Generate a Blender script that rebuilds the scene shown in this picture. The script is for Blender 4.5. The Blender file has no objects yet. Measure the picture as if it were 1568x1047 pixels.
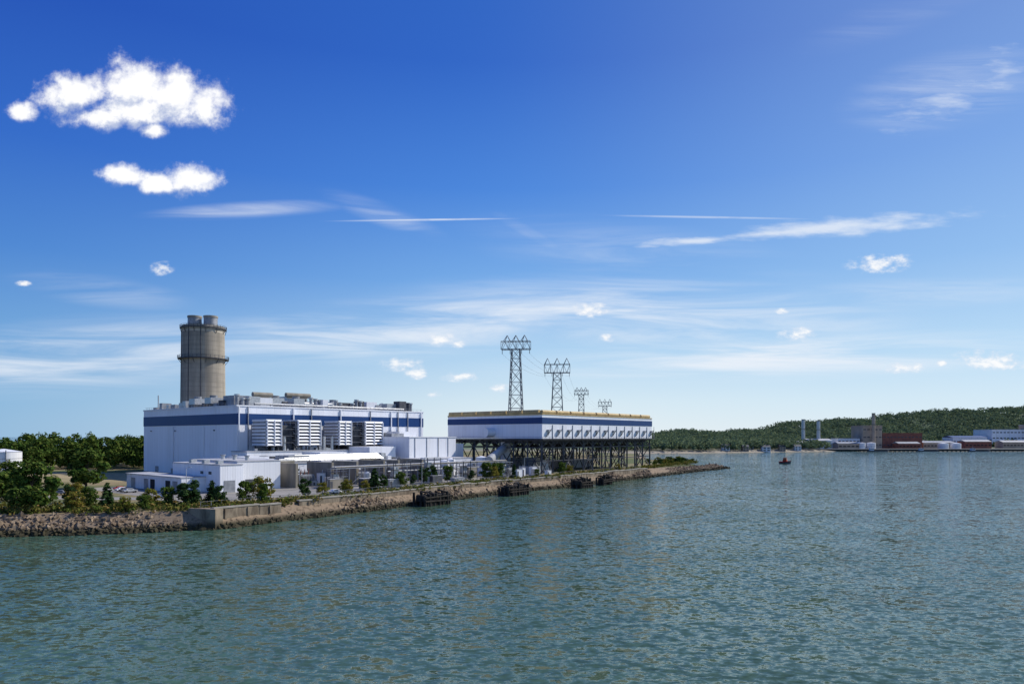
import bpy, math, random
import numpy as np
from mathutils import Vector, Matrix
random.seed(7); rng=np.random.default_rng(7)
scene=bpy.context.scene
COL=scene.collection
# ---------------------------------------------------------------- materials
def nodes(m):
    m.use_nodes=True
    nt=m.node_tree; nt.nodes.clear(); return nt
def N(nt,t,**k):
    n=nt.nodes.new(t)
    for a,b in k.items(): setattr(n,a,b)
    return n
def L(nt,a,b): nt.links.new(a,b)
def math_(nt,op,a,b=None,c=None,clamp=False):
    n=N(nt,'ShaderNodeMath',operation=op); n.use_clamp=clamp
    for i,x in enumerate((a,b,c)):
        if x is None: continue
        if isinstance(x,(int,float)): n.inputs[i].default_value=x
        else: L(nt,x,n.inputs[i])
    return n.outputs[0]
def sstep(nt,x,a,b):
    n=N(nt,'ShaderNodeMapRange',interpolation_type='SMOOTHSTEP')
    L(nt,x,n.inputs[0]); n.inputs[1].default_value=a; n.inputs[2].default_value=b
    return n.outputs[0]
def mixc(nt,f,a,b,blend='MIX'):
    n=N(nt,'ShaderNodeMix',data_type='RGBA',blend_type=blend)
    for i,x in ((0,f),(6,a),(7,b)):
        if isinstance(x,(int,float)): n.inputs[i].default_value=x
        elif isinstance(x,tuple): n.inputs[i].default_value=(*x[:3],1)
        else: L(nt,x,n.inputs[i])
    return n.outputs[2]
def pos(nt): return N(nt,'ShaderNodeNewGeometry').outputs['Position']
def noise(nt,vec,scale,detail=4,rough=.55,stretch=None,out=0):
    if stretch:
        mp=N(nt,'ShaderNodeMapping'); L(nt,vec,mp.inputs[0]); mp.inputs['Scale'].default_value=stretch; vec=mp.outputs[0]
    n=N(nt,'ShaderNodeTexNoise'); L(nt,vec,n.inputs['Vector'])
    n.inputs['Scale'].default_value=scale; n.inputs['Detail'].default_value=detail; n.inputs['Roughness'].default_value=rough
    return n.outputs[out]
def finish(nt,col,rough=.8,bump=None,bstr=.4,bdist=.1,metal=0,spec=.3):
    b=N(nt,'ShaderNodeBsdfPrincipled'); o=N(nt,'ShaderNodeOutputMaterial')
    if isinstance(col,tuple): b.inputs['Base Color'].default_value=(*col,1)
    else: L(nt,col,b.inputs['Base Color'])
    b.inputs['Roughness'].default_value=rough; b.inputs['Metallic'].default_value=metal
    b.inputs['Specular IOR Level'].default_value=spec
    if bump is not None:
        bn=N(nt,'ShaderNodeBump'); bn.inputs['Strength'].default_value=bstr; bn.inputs['Distance'].default_value=bdist
        L(nt,bump,bn.inputs['Height']); L(nt,bn.outputs[0],b.inputs['Normal'])
    L(nt,b.outputs[0],o.inputs[0]); return b
def simple(name,c1,c2,scale=.5,rough=.8,bstr=.3,bdist=.1,metal=0,stretch=None,lo=.35,hi=.65,detail=5):
    m=bpy.data.materials.new(name); nt=nodes(m); p=pos(nt)
    n=noise(nt,p,scale,detail,.6,stretch)
    f=sstep(nt,n,lo,hi)
    finish(nt,mixc(nt,f,c1,c2),rough,n,bstr,bdist,metal); return m
UX,UY=.64,.768
def siding(name,col,dirt=.12,period=3.0,tint=(.55,.5,.45)):
    m=bpy.data.materials.new(name); nt=nodes(m); p=pos(nt)
    d=N(nt,'ShaderNodeVectorMath',operation='DOT_PRODUCT'); L(nt,p,d.inputs[0]); d.inputs[1].default_value=(UX-UY,UY+UX,0)
    s=math_(nt,'DIVIDE',d.outputs['Value'],period)
    fl=math_(nt,'FLOOR',s); wn=N(nt,'ShaderNodeTexWhiteNoise',noise_dimensions='1D'); L(nt,fl,wn.inputs['W'])
    v=math_(nt,'MULTIPLY_ADD',wn.outputs[0],.07,.95)
    fr=math_(nt,'FRACT',s); seam=math_(nt,'LESS_THAN',fr,.06)
    v=math_(nt,'SUBTRACT',v,math_(nt,'MULTIPLY',seam,.12))
    st=noise(nt,p,.35,5,.65,(1,1,.12)); f=math_(nt,'MULTIPLY',sstep(nt,st,.5,.8),dirt*3)
    c=mixc(nt,f,col,tint)
    cc=N(nt,'ShaderNodeCombineColor'); [L(nt,v,cc.inputs[i]) for i in range(3)]
    c=mixc(nt,1.0,c,cc.outputs[0],'MULTIPLY')
    w=math_(nt,'SINE',math_(nt,'MULTIPLY',d.outputs['Value'],2*math.pi/.6))
    finish(nt,c,.45,w,.25,.05); return m
M={}
M['white']=siding('white_metal_siding',(.80,.81,.85))
M['white2']=siding('white_painted_panels',(.74,.75,.78),.2,2.2)
M['blue']=siding('blue_metal_siding',(.008,.045,.16),.03,3.0,(.05,.08,.2))
M['roof']=simple('light_roof_membrane',(.46,.46,.48),(.32,.33,.35),.1)
M['grey']=simple('galvanised_grey',(.34,.35,.37),(.22,.23,.25),.4,.5,metal=.2)
M['dgrey']=simple('dark_grey_metal',(.09,.095,.105),(.05,.052,.06),.5,.6)
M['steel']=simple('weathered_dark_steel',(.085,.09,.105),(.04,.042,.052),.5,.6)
M['pylon']=simple('galvanised_lattice_steel',(.16,.18,.20),(.10,.11,.13),.2,.6)
M['tan']=simple('tan_painted_duct',(.56,.41,.19),(.44,.31,.14),.4,.6,stretch=(1,1,.4))
M['conc2']=simple('clean_concrete',(.36,.33,.28),(.25,.23,.19),.2,.9)
M['firewall']=simple('tan_concrete_wall',(.30,.27,.22),(.21,.19,.15),.3,.9,stretch=(1,1,.3))
M['pave']=simple('yard_pavement',(.30,.28,.25),(.19,.18,.165),.12,.9)
M['dry']=simple('dry_tan_grass',(.36,.28,.15),(.25,.21,.10),.15,.95)
M['dark']=simple('dark_opening',(.02,.02,.022),(.03,.03,.03),.5,.9)
M['timber']=simple('weathered_timber',(.05,.042,.034),(.014,.012,.01),1.2,.9,.8,.2,stretch=(1,1,.3))
M['brick']=simple('brown_brick',(.27,.105,.075),(.19,.075,.055),.15,.9)
M['beige']=simple('beige_masonry',(.46,.36,.27),(.36,.28,.21),.08,.9)
M['bark']=simple('bark',(.10,.075,.05),(.05,.038,.028),3,.95,.6,.05)
M['red']=simple('red_paint',(.5,.04,.02),(.4,.03,.02),1,.4)
M['orange']=simple('orange_paint',(.6,.2,.04),(.5,.15,.03),1,.4)
M['glass']=simple('dark_glass',(.03,.04,.05),(.04,.05,.06),1,.1)
M['rubber']=simple('rubber',(.02,.02,.02),(.03,.03,.03),2,.9)
M['silver']=simple('silver_paint',(.5,.51,.52),(.38,.39,.40),1,.3,metal=.3)
def leafmat(name,a,b,c):
    m=bpy.data.materials.new(name); nt=nodes(m); g=N(nt,'ShaderNodeNewGeometry')
    n=noise(nt,g.outputs['Position'],.22,2,.6)
    c1=mixc(nt,sstep(nt,n,.35,.65),a,b)
    oi=N(nt,'ShaderNodeObjectInfo')
    r=math_(nt,'FRACT',math_(nt,'ADD',g.outputs['Random Per Island'],oi.outputs['Random']))
    c2=mixc(nt,sstep(nt,r,.55,1.0),c1,c)
    bs=N(nt,'ShaderNodeBsdfDiffuse'); tr=N(nt,'ShaderNodeBsdfTranslucent'); L(nt,c2,bs.inputs[0]); L(nt,c2,tr.inputs[0])
    mx=N(nt,'ShaderNodeMixShader'); mx.inputs[0].default_value=.25; L(nt,bs.outputs[0],mx.inputs[1]); L(nt,tr.outputs[0],mx.inputs[2])
    o=N(nt,'ShaderNodeOutputMaterial'); L(nt,mx.outputs[0],o.inputs[0]); return m
M['leafA']=leafmat('leaf_green',(.045,.088,.018),(.075,.12,.026),(.13,.155,.035))
M['leafB']=leafmat('leaf_dark',(.026,.055,.022),(.04,.078,.025),(.07,.105,.032))
M['leafY']=leafmat('leaf_yellow_green',(.12,.15,.025),(.21,.19,.035),(.28,.18,.05))
M['leafF']=leafmat('leaf_distant_hazed',(.09,.135,.078),(.14,.185,.10),(.19,.23,.12))  # far foliage: distance haze painted in as paler, bluish green
M['grassB']=leafmat('shrub_leaf',(.075,.11,.022),(.15,.15,.035),(.21,.14,.05))
m=bpy.data.materials.new('dry_grass_ground'); nt=nodes(m); p=pos(nt)
n1=noise(nt,p,.025,6,.6); n2=noise(nt,p,.6,5,.7)
c=mixc(nt,sstep(nt,n1,.42,.58),(.26,.20,.10),(.085,.11,.03)); c=mixc(nt,math_(nt,'MULTIPLY',sstep(nt,n2,.4,.7),.5),c,(.17,.14,.08))
finish(nt,c,.95,n2,.5,.3); M['land']=m
m=bpy.data.materials.new('hill_ground'); nt=nodes(m); p=pos(nt)
n1=noise(nt,p,.01,6,.6); sp=N(nt,'ShaderNodeSeparateXYZ'); L(nt,p,sp.inputs[0])
c=mixc(nt,sstep(nt,n1,.4,.6),(.08,.12,.06),(.12,.16,.08)); c=mixc(nt,sstep(nt,sp.outputs[2],5.0,2.0),c,(.30,.26,.2))
finish(nt,c,.95); M['hill']=m
m=bpy.data.materials.new('riprap_stone'); nt=nodes(m); p=pos(nt)
n1=noise(nt,p,.8,5,.6); sp=N(nt,'ShaderNodeSeparateXYZ'); L(nt,p,sp.inputs[0]); g=N(nt,'ShaderNodeNewGeometry')
c=mixc(nt,g.outputs['Random Per Island'],(.13,.088,.055),(.31,.235,.16)); c=mixc(nt,sstep(nt,n1,.45,.7),c,(.085,.062,.04))
h=math_(nt,'ADD',sp.outputs[2],math_(nt,'MULTIPLY',n1,1.2))
c=mixc(nt,sstep(nt,h,2.6,1.5),c,(.042,.036,.018))
finish(nt,c,.9,n1,.6,.2); M['rock']=m
m=bpy.data.materials.new('aged_concrete'); nt=nodes(m); p=pos(nt)
n1=noise(nt,p,.35,6,.65,(1,1,.3)); sp=N(nt,'ShaderNodeSeparateXYZ'); L(nt,p,sp.inputs[0])
c=mixc(nt,sstep(nt,n1,.35,.62),(.31,.25,.18),(.13,.10,.07)); h=math_(nt,'ADD',sp.outputs[2],math_(nt,'MULTIPLY',n1,3))
c=mixc(nt,sstep(nt,h,4.2,2.4),c,(.06,.05,.03)); finish(nt,c,.9,n1,.5,.15); M['conc']=m
m=bpy.data.materials.new('stack_concrete'); nt=nodes(m); p=pos(nt)
n1=noise(nt,p,.25,6,.65,(1,1,.08)); n3=noise(nt,p,.2,3,.5,(.3,.3,1.5)); sp=N(nt,'ShaderNodeSeparateXYZ'); L(nt,p,sp.inputs[0])
b=math_(nt,'FRACT',math_(nt,'DIVIDE',sp.outputs[2],2.6)); b=math_(nt,'LESS_THAN',b,.10)
c=mixc(nt,sstep(nt,n1,.35,.65),(.37,.325,.26),(.25,.22,.175)); c=mixc(nt,math_(nt,'MULTIPLY',sstep(nt,n3,.4,.65),.35),c,(.19,.17,.14)); c=mixc(nt,math_(nt,'MULTIPLY',b,.4),c,(.14,.12,.10))
c=mixc(nt,sstep(nt,sp.outputs[2],83.2,83.6),c,(.46,.41,.33))
finish(nt,c,.9,n1,.3,.1); M['stack']=m
# water: small wind waves as surface slopes
m=bpy.data.materials.new('harbour_water'); nt=nodes(m); p=pos(nt)
A=noise(nt,p,.85,5,.66,(.7,1.15,1),out=1); B=noise(nt,p,.13,2,.5,(.8,1.3,1),out=1); big=noise(nt,p,.011,5,.6,(1,.45,1)); sml=noise(nt,p,.035,4,.6,(.5,1.2,1))
def vm(op,a,b):
    n=N(nt,'ShaderNodeVectorMath',operation=op)
    for i,x in enumerate((a,b)):
        if isinstance(x,tuple): n.inputs[i].default_value=x
        elif x is not None: L(nt,x,n.inputs[i])
    return n
a1=vm('SUBTRACT',A,(.5,.5,.5)).outputs[0]; b1=vm('SUBTRACT',B,(.5,.5,.5)).outputs[0]
a1=vm('MULTIPLY',a1,(1.6,2.0,0)).outputs[0]; b1=vm('MULTIPLY',b1,(.3,.4,0)).outputs[0]
amp=math_(nt,'MULTIPLY_ADD',sstep(nt,math_(nt,'ADD',math_(nt,'MULTIPLY',big,.6),math_(nt,'MULTIPLY',sml,.4)),.40,.6),.5,.72)
sc=N(nt,'ShaderNodeVectorMath',operation='SCALE'); L(nt,vm('ADD',a1,b1).outputs[0],sc.inputs[0]); L(nt,amp,sc.inputs['Scale'])
nn=vm('NORMALIZE',vm('ADD',sc.outputs[0],(0,0,1)).outputs[0],None)
c=mixc(nt,sstep(nt,big,.35,.65),(.050,.092,.060),(.058,.112,.078))
bs=finish(nt,c,.05,None,spec=.5); bs.inputs['IOR'].default_value=1.33; L(nt,nn.outputs[0],bs.inputs['Normal'])
M['water']=m
# ---------------------------------------------------------------- mesh builder
class MB:
    def __init__(s): s.v=[];s.f=[];s.m=[];s.mats=[]
    def mi(s,k):
        if k not in s.mats: s.mats.append(k)
        return s.mats.index(k)
    def quadbox(s,P,mat):
        b=len(s.v); s.v+=P; i=s.mi(mat)
        for q in ((0,3,2,1),(4,5,6,7),(0,1,5,4),(1,2,6,5),(2,3,7,6),(3,0,4,7)):
            s.f.append(tuple(b+j for j in q)); s.m.append(i)
    def box(s,fr,u0,u1,w0,w1,z0,z1,mat):
        P=[fp(fr,u,w,z) for z in (z0,z1) for u,w in ((u0,w0),(u1,w0),(u1,w1),(u0,w1))]
        s.quadbox(P,mat)
    def beam(s,p,q,t,mat,t2=None):
        p=Vector(p);q=Vector(q);d=(q-p)
        if d.length<1e-4: return
        d.normalize(); up=Vector((0,0,1)) if abs(d.z)<.95 else Vector((1,0,0))
        a=d.cross(up).normalized(); b=a.cross(d).normalized(); t2=t2 or t
        P=[tuple(c+a*x*t/2+b*y*t2/2) for c in (p,q) for x,y in ((-1,-1),(1,-1),(1,1),(-1,1))]
        s.quadbox(P,mat)
    def tube(s,p,q,r0,r1,n,mat,cap=True):
        p=Vector(p);q=Vector(q);d=(q-p).normalized(); up=Vector((0,0,1)) if abs(d.z)<.95 else Vector((1,0,0))
        a=d.cross(up).normalized(); bb=a.cross(d).normalized(); b=len(s.v); i=s.mi(mat)
        for c,r in ((p,r0),(q,r1)):
            for k in range(n):
                t=2*math.pi*k/n; s.v.append(tuple(c+a*math.cos(t)*r+bb*math.sin(t)*r))
        for k in range(n):
            s.f.append((b+k,b+(k+1)%n,b+n+(k+1)%n,b+n+k)); s.m.append(i)
        if cap:
            s.f.append(tuple(b+k for k in range(n))[::-1]); s.m.append(i)
            s.f.append(tuple(b+n+k for k in range(n))); s.m.append(i)
    def pipe(s,pts,r,mat,n=8):
        for a,b in zip(pts[:-1],pts[1:]): s.tube(a,b,r,r,n,mat)
    def quads(s,V,mat):
        b=len(s.v); i=s.mi(mat); s.v+=[tuple(x) for x in V]
        for k in range(len(V)//4): s.f.append((b+4*k,b+4*k+1,b+4*k+2,b+4*k+3)); s.m.append(i)
    def obj(s,name,parent=None,smooth=False):
        me=bpy.data.meshes.new(name); me.from_pydata(s.v,[],s.f)
        for k in s.mats: me.materials.append(M[k])
        me.polygons.foreach_set('material_index',s.m)
        if smooth: me.polygons.foreach_set('use_smooth',[True]*len(s.f))
        me.update(); o=bpy.data.objects.new(name,me); COL.objects.link(o)
        if parent: o.parent=parent
        return o
def fp(fr,u,w,z): return (fr[0]+fr[2]*u-fr[3]*w, fr[1]+fr[3]*u+fr[2]*w, z)
def empty(name):
    e=bpy.data.objects.new(name,None); COL.objects.link(e); return e
def npobj(name,V,F,mat,parent=None,smooth=False):
    me=bpy.data.meshes.new(name); me.from_pydata(V.tolist(),[],F.tolist()); me.materials.append(M[mat])
    if smooth: me.polygons.foreach_set('use_smooth',[True]*len(F))
    me.update(); o=bpy.data.objects.new(name,me); COL.objects.link(o)
    if parent: o.parent=parent
    return o
F1=(-122.5,304,UX,UY); F2=(15.5,351,UX,UY); W0=(0,0,1,0)
G=4.5
# ---------------------------------------------------------------- water & land
s=MB(); s.v=[(-20000,-20000,0),(20000,-20000,0),(20000,20000,0),(-20000,20000,0)]; s.f=[(0,1,2,3)]; s.m=[s.mi('water')]; s.obj('water')
S=[(-700,120),(-260,140),(-160,157),(-122,163),(-101,167),(-76,176.6),(-67.6,190),(-46.8,218),(-33.2,241),(-5.2,285),(25,321),(50,358),(83.6,404),(127,464),(163,512),(150,545),(120,620),(150,760),(60,900),(-700,950)]
INS=[8,8,8,8,8,5,5,5,5,5,5,6,8,14,22,14,8,8,8,8]
def offs(pts,ins):
    out=[]
    for i,pnt in enumerate(pts):
        a=Vector(pts[max(i-1,0)]); b=Vector(pts[min(i+1,len(pts)-1)]); d=(b-a).normalized(); n=Vector((-d.y,d.x))
        out.append((pnt[0]+n.x*ins[i],pnt[1]+n.y*ins[i]))
    return out
T=offs(S,INS); O=offs(S,[-3]*len(S))
s=MB(); k=len(S); i=s.mi('land'); j=s.mi('rock')
ztop=[G]*k; ztop[13]=3.2; ztop[14]=1.6; ztop[15]=3
s.v=[(x,y,z) for (x,y),z in zip(T,ztop)]+[(x,y,-1.6) for x,y in O]
s.f=[tuple(range(k))]+[(a,k+a,k+a+1,a+1) for a in range(k-1)]; s.m=[i]+[j]*(k-1)
s.obj('ground')
s=MB(); s.box(F1,-62,116,-92,-1,G+.0,G+.03,'pave'); s.obj('yard_pavement')
s=MB(); s.v=[(-205,291,G+.02),(-164,291,G+.02),(-205,362,G+.02),(-290,380,G+.02)]; s.f=[(0,1,2,3)]; s.m=[s.mi('dry')]; s.obj('dry_grass_field')
s=MB()
rd=[(-420,262),(-250,235),(-170,222),(-128,214),(-92,212)]
for a,b in zip(rd[:-1],rd[1:]):
    d=(Vector(b)-Vector(a)).normalized(); n=Vector((-d.y,d.x))*4.5
    bb=len(s.v); s.v+=[(a[0]-n.x,a[1]-n.y,G+.05),(b[0]-n.x,b[1]-n.y,G+.05),(b[0]+n.x,b[1]+n.y,G+.05),(a[0]+n.x,a[1]+n.y,G+.05)]
    s.f.append((bb,bb+1,bb+2,bb+3)); s.m.append(s.mi('pave'))
s.obj('service_road')
def ico():
    bm_=__import__('bmesh'); bm=bm_.new(); bm_.ops.create_icosphere(bm,subdivisions=1,radius=1)
    V=np.array([v.co[:] for v in bm.verts]); F=np.array([[v.index for v in f.verts] for f in bm.faces]); bm.free(); return V,F
IV,IF=ico()
def lumps(C,R,jit=.3,flat=1.0):
    VV=[];FF=[]
    for n,(c,r) in enumerate(zip(C,R)):
        v=IV*(1+rng.normal(0,jit,(len(IV),1)))*r*rng.uniform(.6,1.3,3)
        v[:,2]*=flat; VV.append(v+c); FF.append(IF+n*len(IV))
    return np.concatenate(VV),np.concatenate(FF)
def along(pts,t):
    seg=[math.dist(a,b) for a,b in zip(pts[:-1],pts[1:])]; tt=t*sum(seg)
    for a,b,l in zip(pts[:-1],pts[1:],seg):
        if tt<=l:
            f=tt/l; d=((b[0]-a[0])/l,(b[1]-a[1])/l); return (a[0]+(b[0]-a[0])*f,a[1]+(b[1]-a[1])*f),d
        tt-=l
    return pts[-1],d
C=[];R=[]
for _ in range(3200):
    (x,y),d=along(S[1:6],random.random()**.6); f=random.random(); o=-1+f*9
    C.append((x-d[1]*o,y+d[0]*o,-.3+f*4.5)); R.append(random.choice((.25,.35,.5,.7))*random.uniform(.8,1.2))
V,F=lumps(C,R); npobj('riprap_rocks',V,F,'rock')
C=[];R=[]
for _ in range(4200):
    t=random.random(); (x,y),d=along(S[5:13],t); f=random.random(); o=-1.4+f*5.0
    top=2.2 if t<.12 else 3.0+.9*math.sin(t*40)
    C.append((x-d[1]*o,y+d[0]*o,-.3+f*top)); R.append(random.choice((.25,.4,.6,.85))*random.uniform(.8,1.2))
for _ in range(1400):
    (x,y),d=along(S[12:15],random.random()); f=random.random(); o=-1.2+f*11
    C.append((x-d[1]*o,y+d[0]*o,-.3+f*3.2)); R.append(random.uniform(.35,1.0))
V,F=lumps(C,R); npobj('shoreline_rocks',V,F,'rock')
s=MB()
WL=offs(S[5:13],[3.6]*8)
tot=sum(math.dist(a,b) for a,b in zip(WL[:-1],WL[1:])); nseg=int(tot/7)
for q in range(nseg):
    if q==3: continue
    (x,y),d=along(WL,q/nseg); (x2,y2),_d=along(WL,(q+.985)/nseg)
    d=Vector((x2-x,y2-y)).normalized(); sh=random.uniform(-.12,.12)+(1.6 if q<3 else 0)*-1
    fr=(x-d.y*sh,y+d.x*sh,d.x,d.y); l=math.dist((x,y),(x2,y2)); zt=5.0+random.uniform(-.3,.15)
    low=0 if q<5 else random.choice((1.2,1.8,2.2))
    s.box(fr,0,l,0,1.3,low,zt,'conc'); s.box(fr,0,l,-.15,1.5,zt,zt+.35,'conc2')
    if q<5: s.box(fr,l*.45,l*.45+.5,-.3,0,0,zt-.2,'conc')
s.box((-76,176.6,.35,.936),-1.0,1.6,0,9,-.5,5.2,'conc')
s.obj('seawall')
s=MB(); FL=offs(S[5:13],[7.5]*8); prev=None; nf=90
for q in range(nf):
    (x,y),d=along(FL,q/nf); s.beam((x,y,G),(x,y,G+2.2),.09,'grey')
    if prev:
        for z in (G+2.15,G+1.1): s.beam((*prev,z),(x,y,z),.05,'grey')
    prev=(x,y)
s.obj('perimeter_fence')
def dolphin(x,y,ang,l,w,h,gap=False):
    s=MB(); fr=(x,y,math.cos(ang),math.sin(ang)); n=int(l/1.1)
    for i_ in range(n):
        for j_ in (0,1,2):
            if gap and (i_//3)%2 and j_<2: continue
            hh=h*random.uniform(.62,1.08); a=fp(fr,-l/2+i_*1.1+random.uniform(-.2,.2),-w/2+j_*w/2+random.uniform(-.3,.3),-1); b=(a[0]+random.uniform(-.3,.3),a[1]+random.uniform(-.3,.3),hh)
            s.tube(a,b,.58,.42,8,'timber')
    if not gap: s.box(fr,-l/2+.3,l/2-1.2,-w/2+.3,w/2-.3,h*.35,h*.8,'timber')
    for z in (h*.35,h*.62): s.beam(fp(fr,-l/2-.5,-w/2-.6,z+random.uniform(-.3,.3)),fp(fr,l/2-.5,-w/2-.6,z+random.uniform(-.3,.3)),.4,'timber')
    for q in range(5): s.beam(fp(fr,random.uniform(-l/2,l/2-1),-w/2,h*.85),fp(fr,random.uniform(-l/2,l/2-1),w/2,h*random.uniform(.8,1.1)),.55,'timber')
    s.obj('mooring_dolphin')
dolphin(-27.5,240,.95,14,5,4.6); dolphin(1.5,280,.9,14,5,4.4); dolphin(33,320,.95,11,5,4.4); dolphin(47,340,.95,13,3,4.6,True)
# ---------------------------------------------------------------- main hall
hall=empty('power_plant_hall')
s=MB(); s.box(F1,0,112,0,98,G,29.3,'white'); s.box(F1,-.02,112.02,-.02,98.02,34.2,37.4,'white'); s.obj('walls',hall)
s=MB(); s.box(F1,-.15,112.15,-.15,98.15,29.3,34.2,'blue'); s.obj('blue_band',hall)
s=MB(); s.box(F1,.5,111.5,.5,97.5,37.4,37.5,'roof')
for a in ((-.3,112.3,-.3,.3),(-.3,112.3,97.7,98.3),(-.3,.3,.3,97.7),(111.7,112.3,.3,97.7)): s.box(F1,*a,37.4,38.0,'white2')
s.box(F1,-.4,0,-.4,98.4,G,G+1,'conc2'); s.obj('roof',hall)
s=MB()
for u in (0.5,28,55,88,110): s.box(F1,u,u+.5,-.7,-.15,G,37.3,'white2')
for u in (5,38,74,93,100):
    s.box(F1,u,u+.35,-.6,-.15,18,37.3,'grey')
for w in (30,62): s.box(F1,-.5,-.15,w,w+.4,G,29,'white2')
for w in (12,50,80): s.box(F1,-.2,-.02,w,w+3.6,G,G+4,'grey')
for w in (88,60,20): s.box(F1,-.6,0,w,w+.6,26.5,27,'dgrey')
s.box(F1,-3.5,-.2,2,30,G,G+5,'white2'); s.box(F1,-2.5,-.2,34,60,G,G+3.6,'grey')
for u in (75,82): s.box(F1,u,u+3,-.3,-.02,24,26,'grey')
for u in (72,80,86): s.box(F1,u,u+1.5,-1.2,-.02,25.5,26.6,'dgrey')
s.obj('wall_fittings',hall)
s=MB()
def gooseneck(u,w,r,h,dirn=1):
    pts=[fp(F1,u,w,37.5),fp(F1,u,w,37.5+h)]
    for a in range(1,5):
        t=a/4*math.pi; pts.append(fp(F1,u+dirn*r*2*(1-math.cos(t)),w,37.5+h+2*r*math.sin(t)))
    s.pipe(pts,r,'silver',10)
random.seed(11)
for w in (7,18,30,44):
    u=4 if w<30 else 2
    while u<106:
        t=random.random(); ww=w+random.uniform(-2,2)
        if t<.26: s.box(F1,u,u+random.uniform(3,7),ww,ww+5,38.4,38.4+random.uniform(1.8,4.8),random.choice(('silver','dgrey','grey','white2'))); s.box(F1,u+.4,u+2.5,ww+.5,ww+4,37.5,38.4,'dgrey')
        elif t<.48:
            for q in range(3):
                hh=random.uniform(2,5.2); s.tube(fp(F1,u+q*2.6,ww,37.5),fp(F1,u+q*2.6,ww,37.5+hh),.8,.8,12,'grey'); s.tube(fp(F1,u+q*2.6,ww,37.5+hh),fp(F1,u+q*2.6,ww,38.3+hh),1.25,1.25,12,'silver')
        elif t<.64: gooseneck(u+1,ww,.8,3)
        elif t<.82:
            s.box(F1,u,u+6,ww,ww+6,39.6,42.4,'silver')
            for a in (.2,5.4):
                for b in (.2,5.4): s.box(F1,u+a,u+a+.3,ww+b,ww+b+.3,37.5,39.6,'dgrey')
            s.tube(fp(F1,u+3,ww+3,42.4),fp(F1,u+3,ww+3,43.6),1.7,1.9,14,'grey')
        else:
            s.box(F1,u,u+4,ww,ww+3,37.5,41,'dgrey'); s.box(F1,u+.3,u+3.7,ww+.3,ww+2.7,41,42,'grey')
        u+=random.uniform(4.2,7)
s.pipe([fp(F1,10,3,39),fp(F1,100,3,39)],.5,'silver'); s.pipe([fp(F1,14,14,40.6),fp(F1,60,14,40.6)],.8,'silver')
for u in range(10,100,8): s.box(F1,u,u+.3,2.8,3.2,37.5,39,'dgrey')
s.box(F1,5,13,12,22,37.5,43,'grey'); s.box(F1,16,22,10,16,37.5,44,'silver'); s.tube(fp(F1,12,8,43.6),fp(F1,22,8,43.6),1.1,1.1,12,'firewall'); s.box(F1,40,52,24,34,37.5,44.5,'silver'); s.tube(fp(F1,38,22,45),fp(F1,52,22,45),1.2,1.2,12,'firewall')
for w in (24,30,37,48,56,60,68,75,83,90): s.box(F1,3,8,w,w+random.uniform(2,5),37.5,37.5+random.uniform(1.5,4.2),random.choice(('silver','grey','dgrey'))); s.tube(fp(F1,10,w,37.5),fp(F1,10,w,41),.8,.8,10,'silver')
s.tube(fp(F1,5,92,37.5),fp(F1,5,92,46),.35,.3,8,'silver')
s.box(F1,97,102,3,8,37.5,43.5,'dgrey'); s.tube(fp(F1,106,6,37.5),fp(F1,106,6,43),1.1,1.1,10,'dgrey')
for u in range(0,112,3): s.beam(fp(F1,u,.8,38),fp(F1,u,.8,39.1),.1,'grey')
s.beam(fp(F1,0,.8,39.1),fp(F1,112,.8,39.1),.1,'grey')
for w in range(0,98,3): s.beam(fp(F1,.8,w,38),fp(F1,.8,w,39.1),.1,'grey')
s.beam(fp(F1,.8,0,39.1),fp(F1,.8,98,39.1),.1,'grey')
s.obj('roof_equipment',hall)
# ---------------------------------------------------------------- stack
st=empty('chimney_stack'); cx,cy=-178.5,395
s=MB(); zz=[37,60,86.5]; rr=[11.9,11.6,11.3]
for a in range(2): s.tube((cx,cy,zz[a]),(cx,cy,zz[a+1]),rr[a],rr[a+1],64,'stack',False)
s.tube((cx,cy,84.6),(cx,cy,87.2),11.6,11.6,64,'conc2'); s.obj('concrete_shaft',st,False)
s=MB()
for dx in (-4.6,4.6):
    s.tube((cx+dx,cy-1,86),(cx+dx,cy-1,92.6),3.8,3.7,40,'grey'); s.tube((cx+dx,cy-1,92.2),(cx+dx,cy-1,93.2),3.95,3.95,40,'conc2'); s.tube((cx+dx,cy-1,93.1),(cx+dx,cy-1,93.3),3.3,3.3,40,'dark')
s.obj('steel_flues',st)
s=MB()
def ring(z,r,dr,h):
    s.tube((cx,cy,z-.4),(cx,cy,z),r+dr,r+dr,48,'steel')
    n=36; P=[(cx+(r+dr)*math.cos(2*math.pi*k_/n),cy+(r+dr)*math.sin(2*math.pi*k_/n)) for k_ in range(n)]
    for k_ in range(n):
        a=P[k_];b=P[(k_+1)%n]
        s.beam((*a,z),(*a,z+h),.15,'steel')
        for q in (.5,1): s.beam((*a,z+h*q),(*b,z+h*q),.12,'steel')
        if k_%3==0: s.beam((*a,z-.3),(cx+r*math.cos(2*math.pi*k_/n),cy+r*math.sin(2*math.pi*k_/n),z-3),.25,'steel')
ring(68.6,11.5,2.1,1.5); ring(86.0,11.5,.9,1.5)
for a in (-1.2,-.3,.3):
    s.beam((cx+12*math.sin(a),cy-12*math.cos(a),38),(cx+11.5*math.sin(a),cy-11.5*math.cos(a),87),.35,'dgrey')
s.obj('platforms_and_ladders',st)
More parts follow.
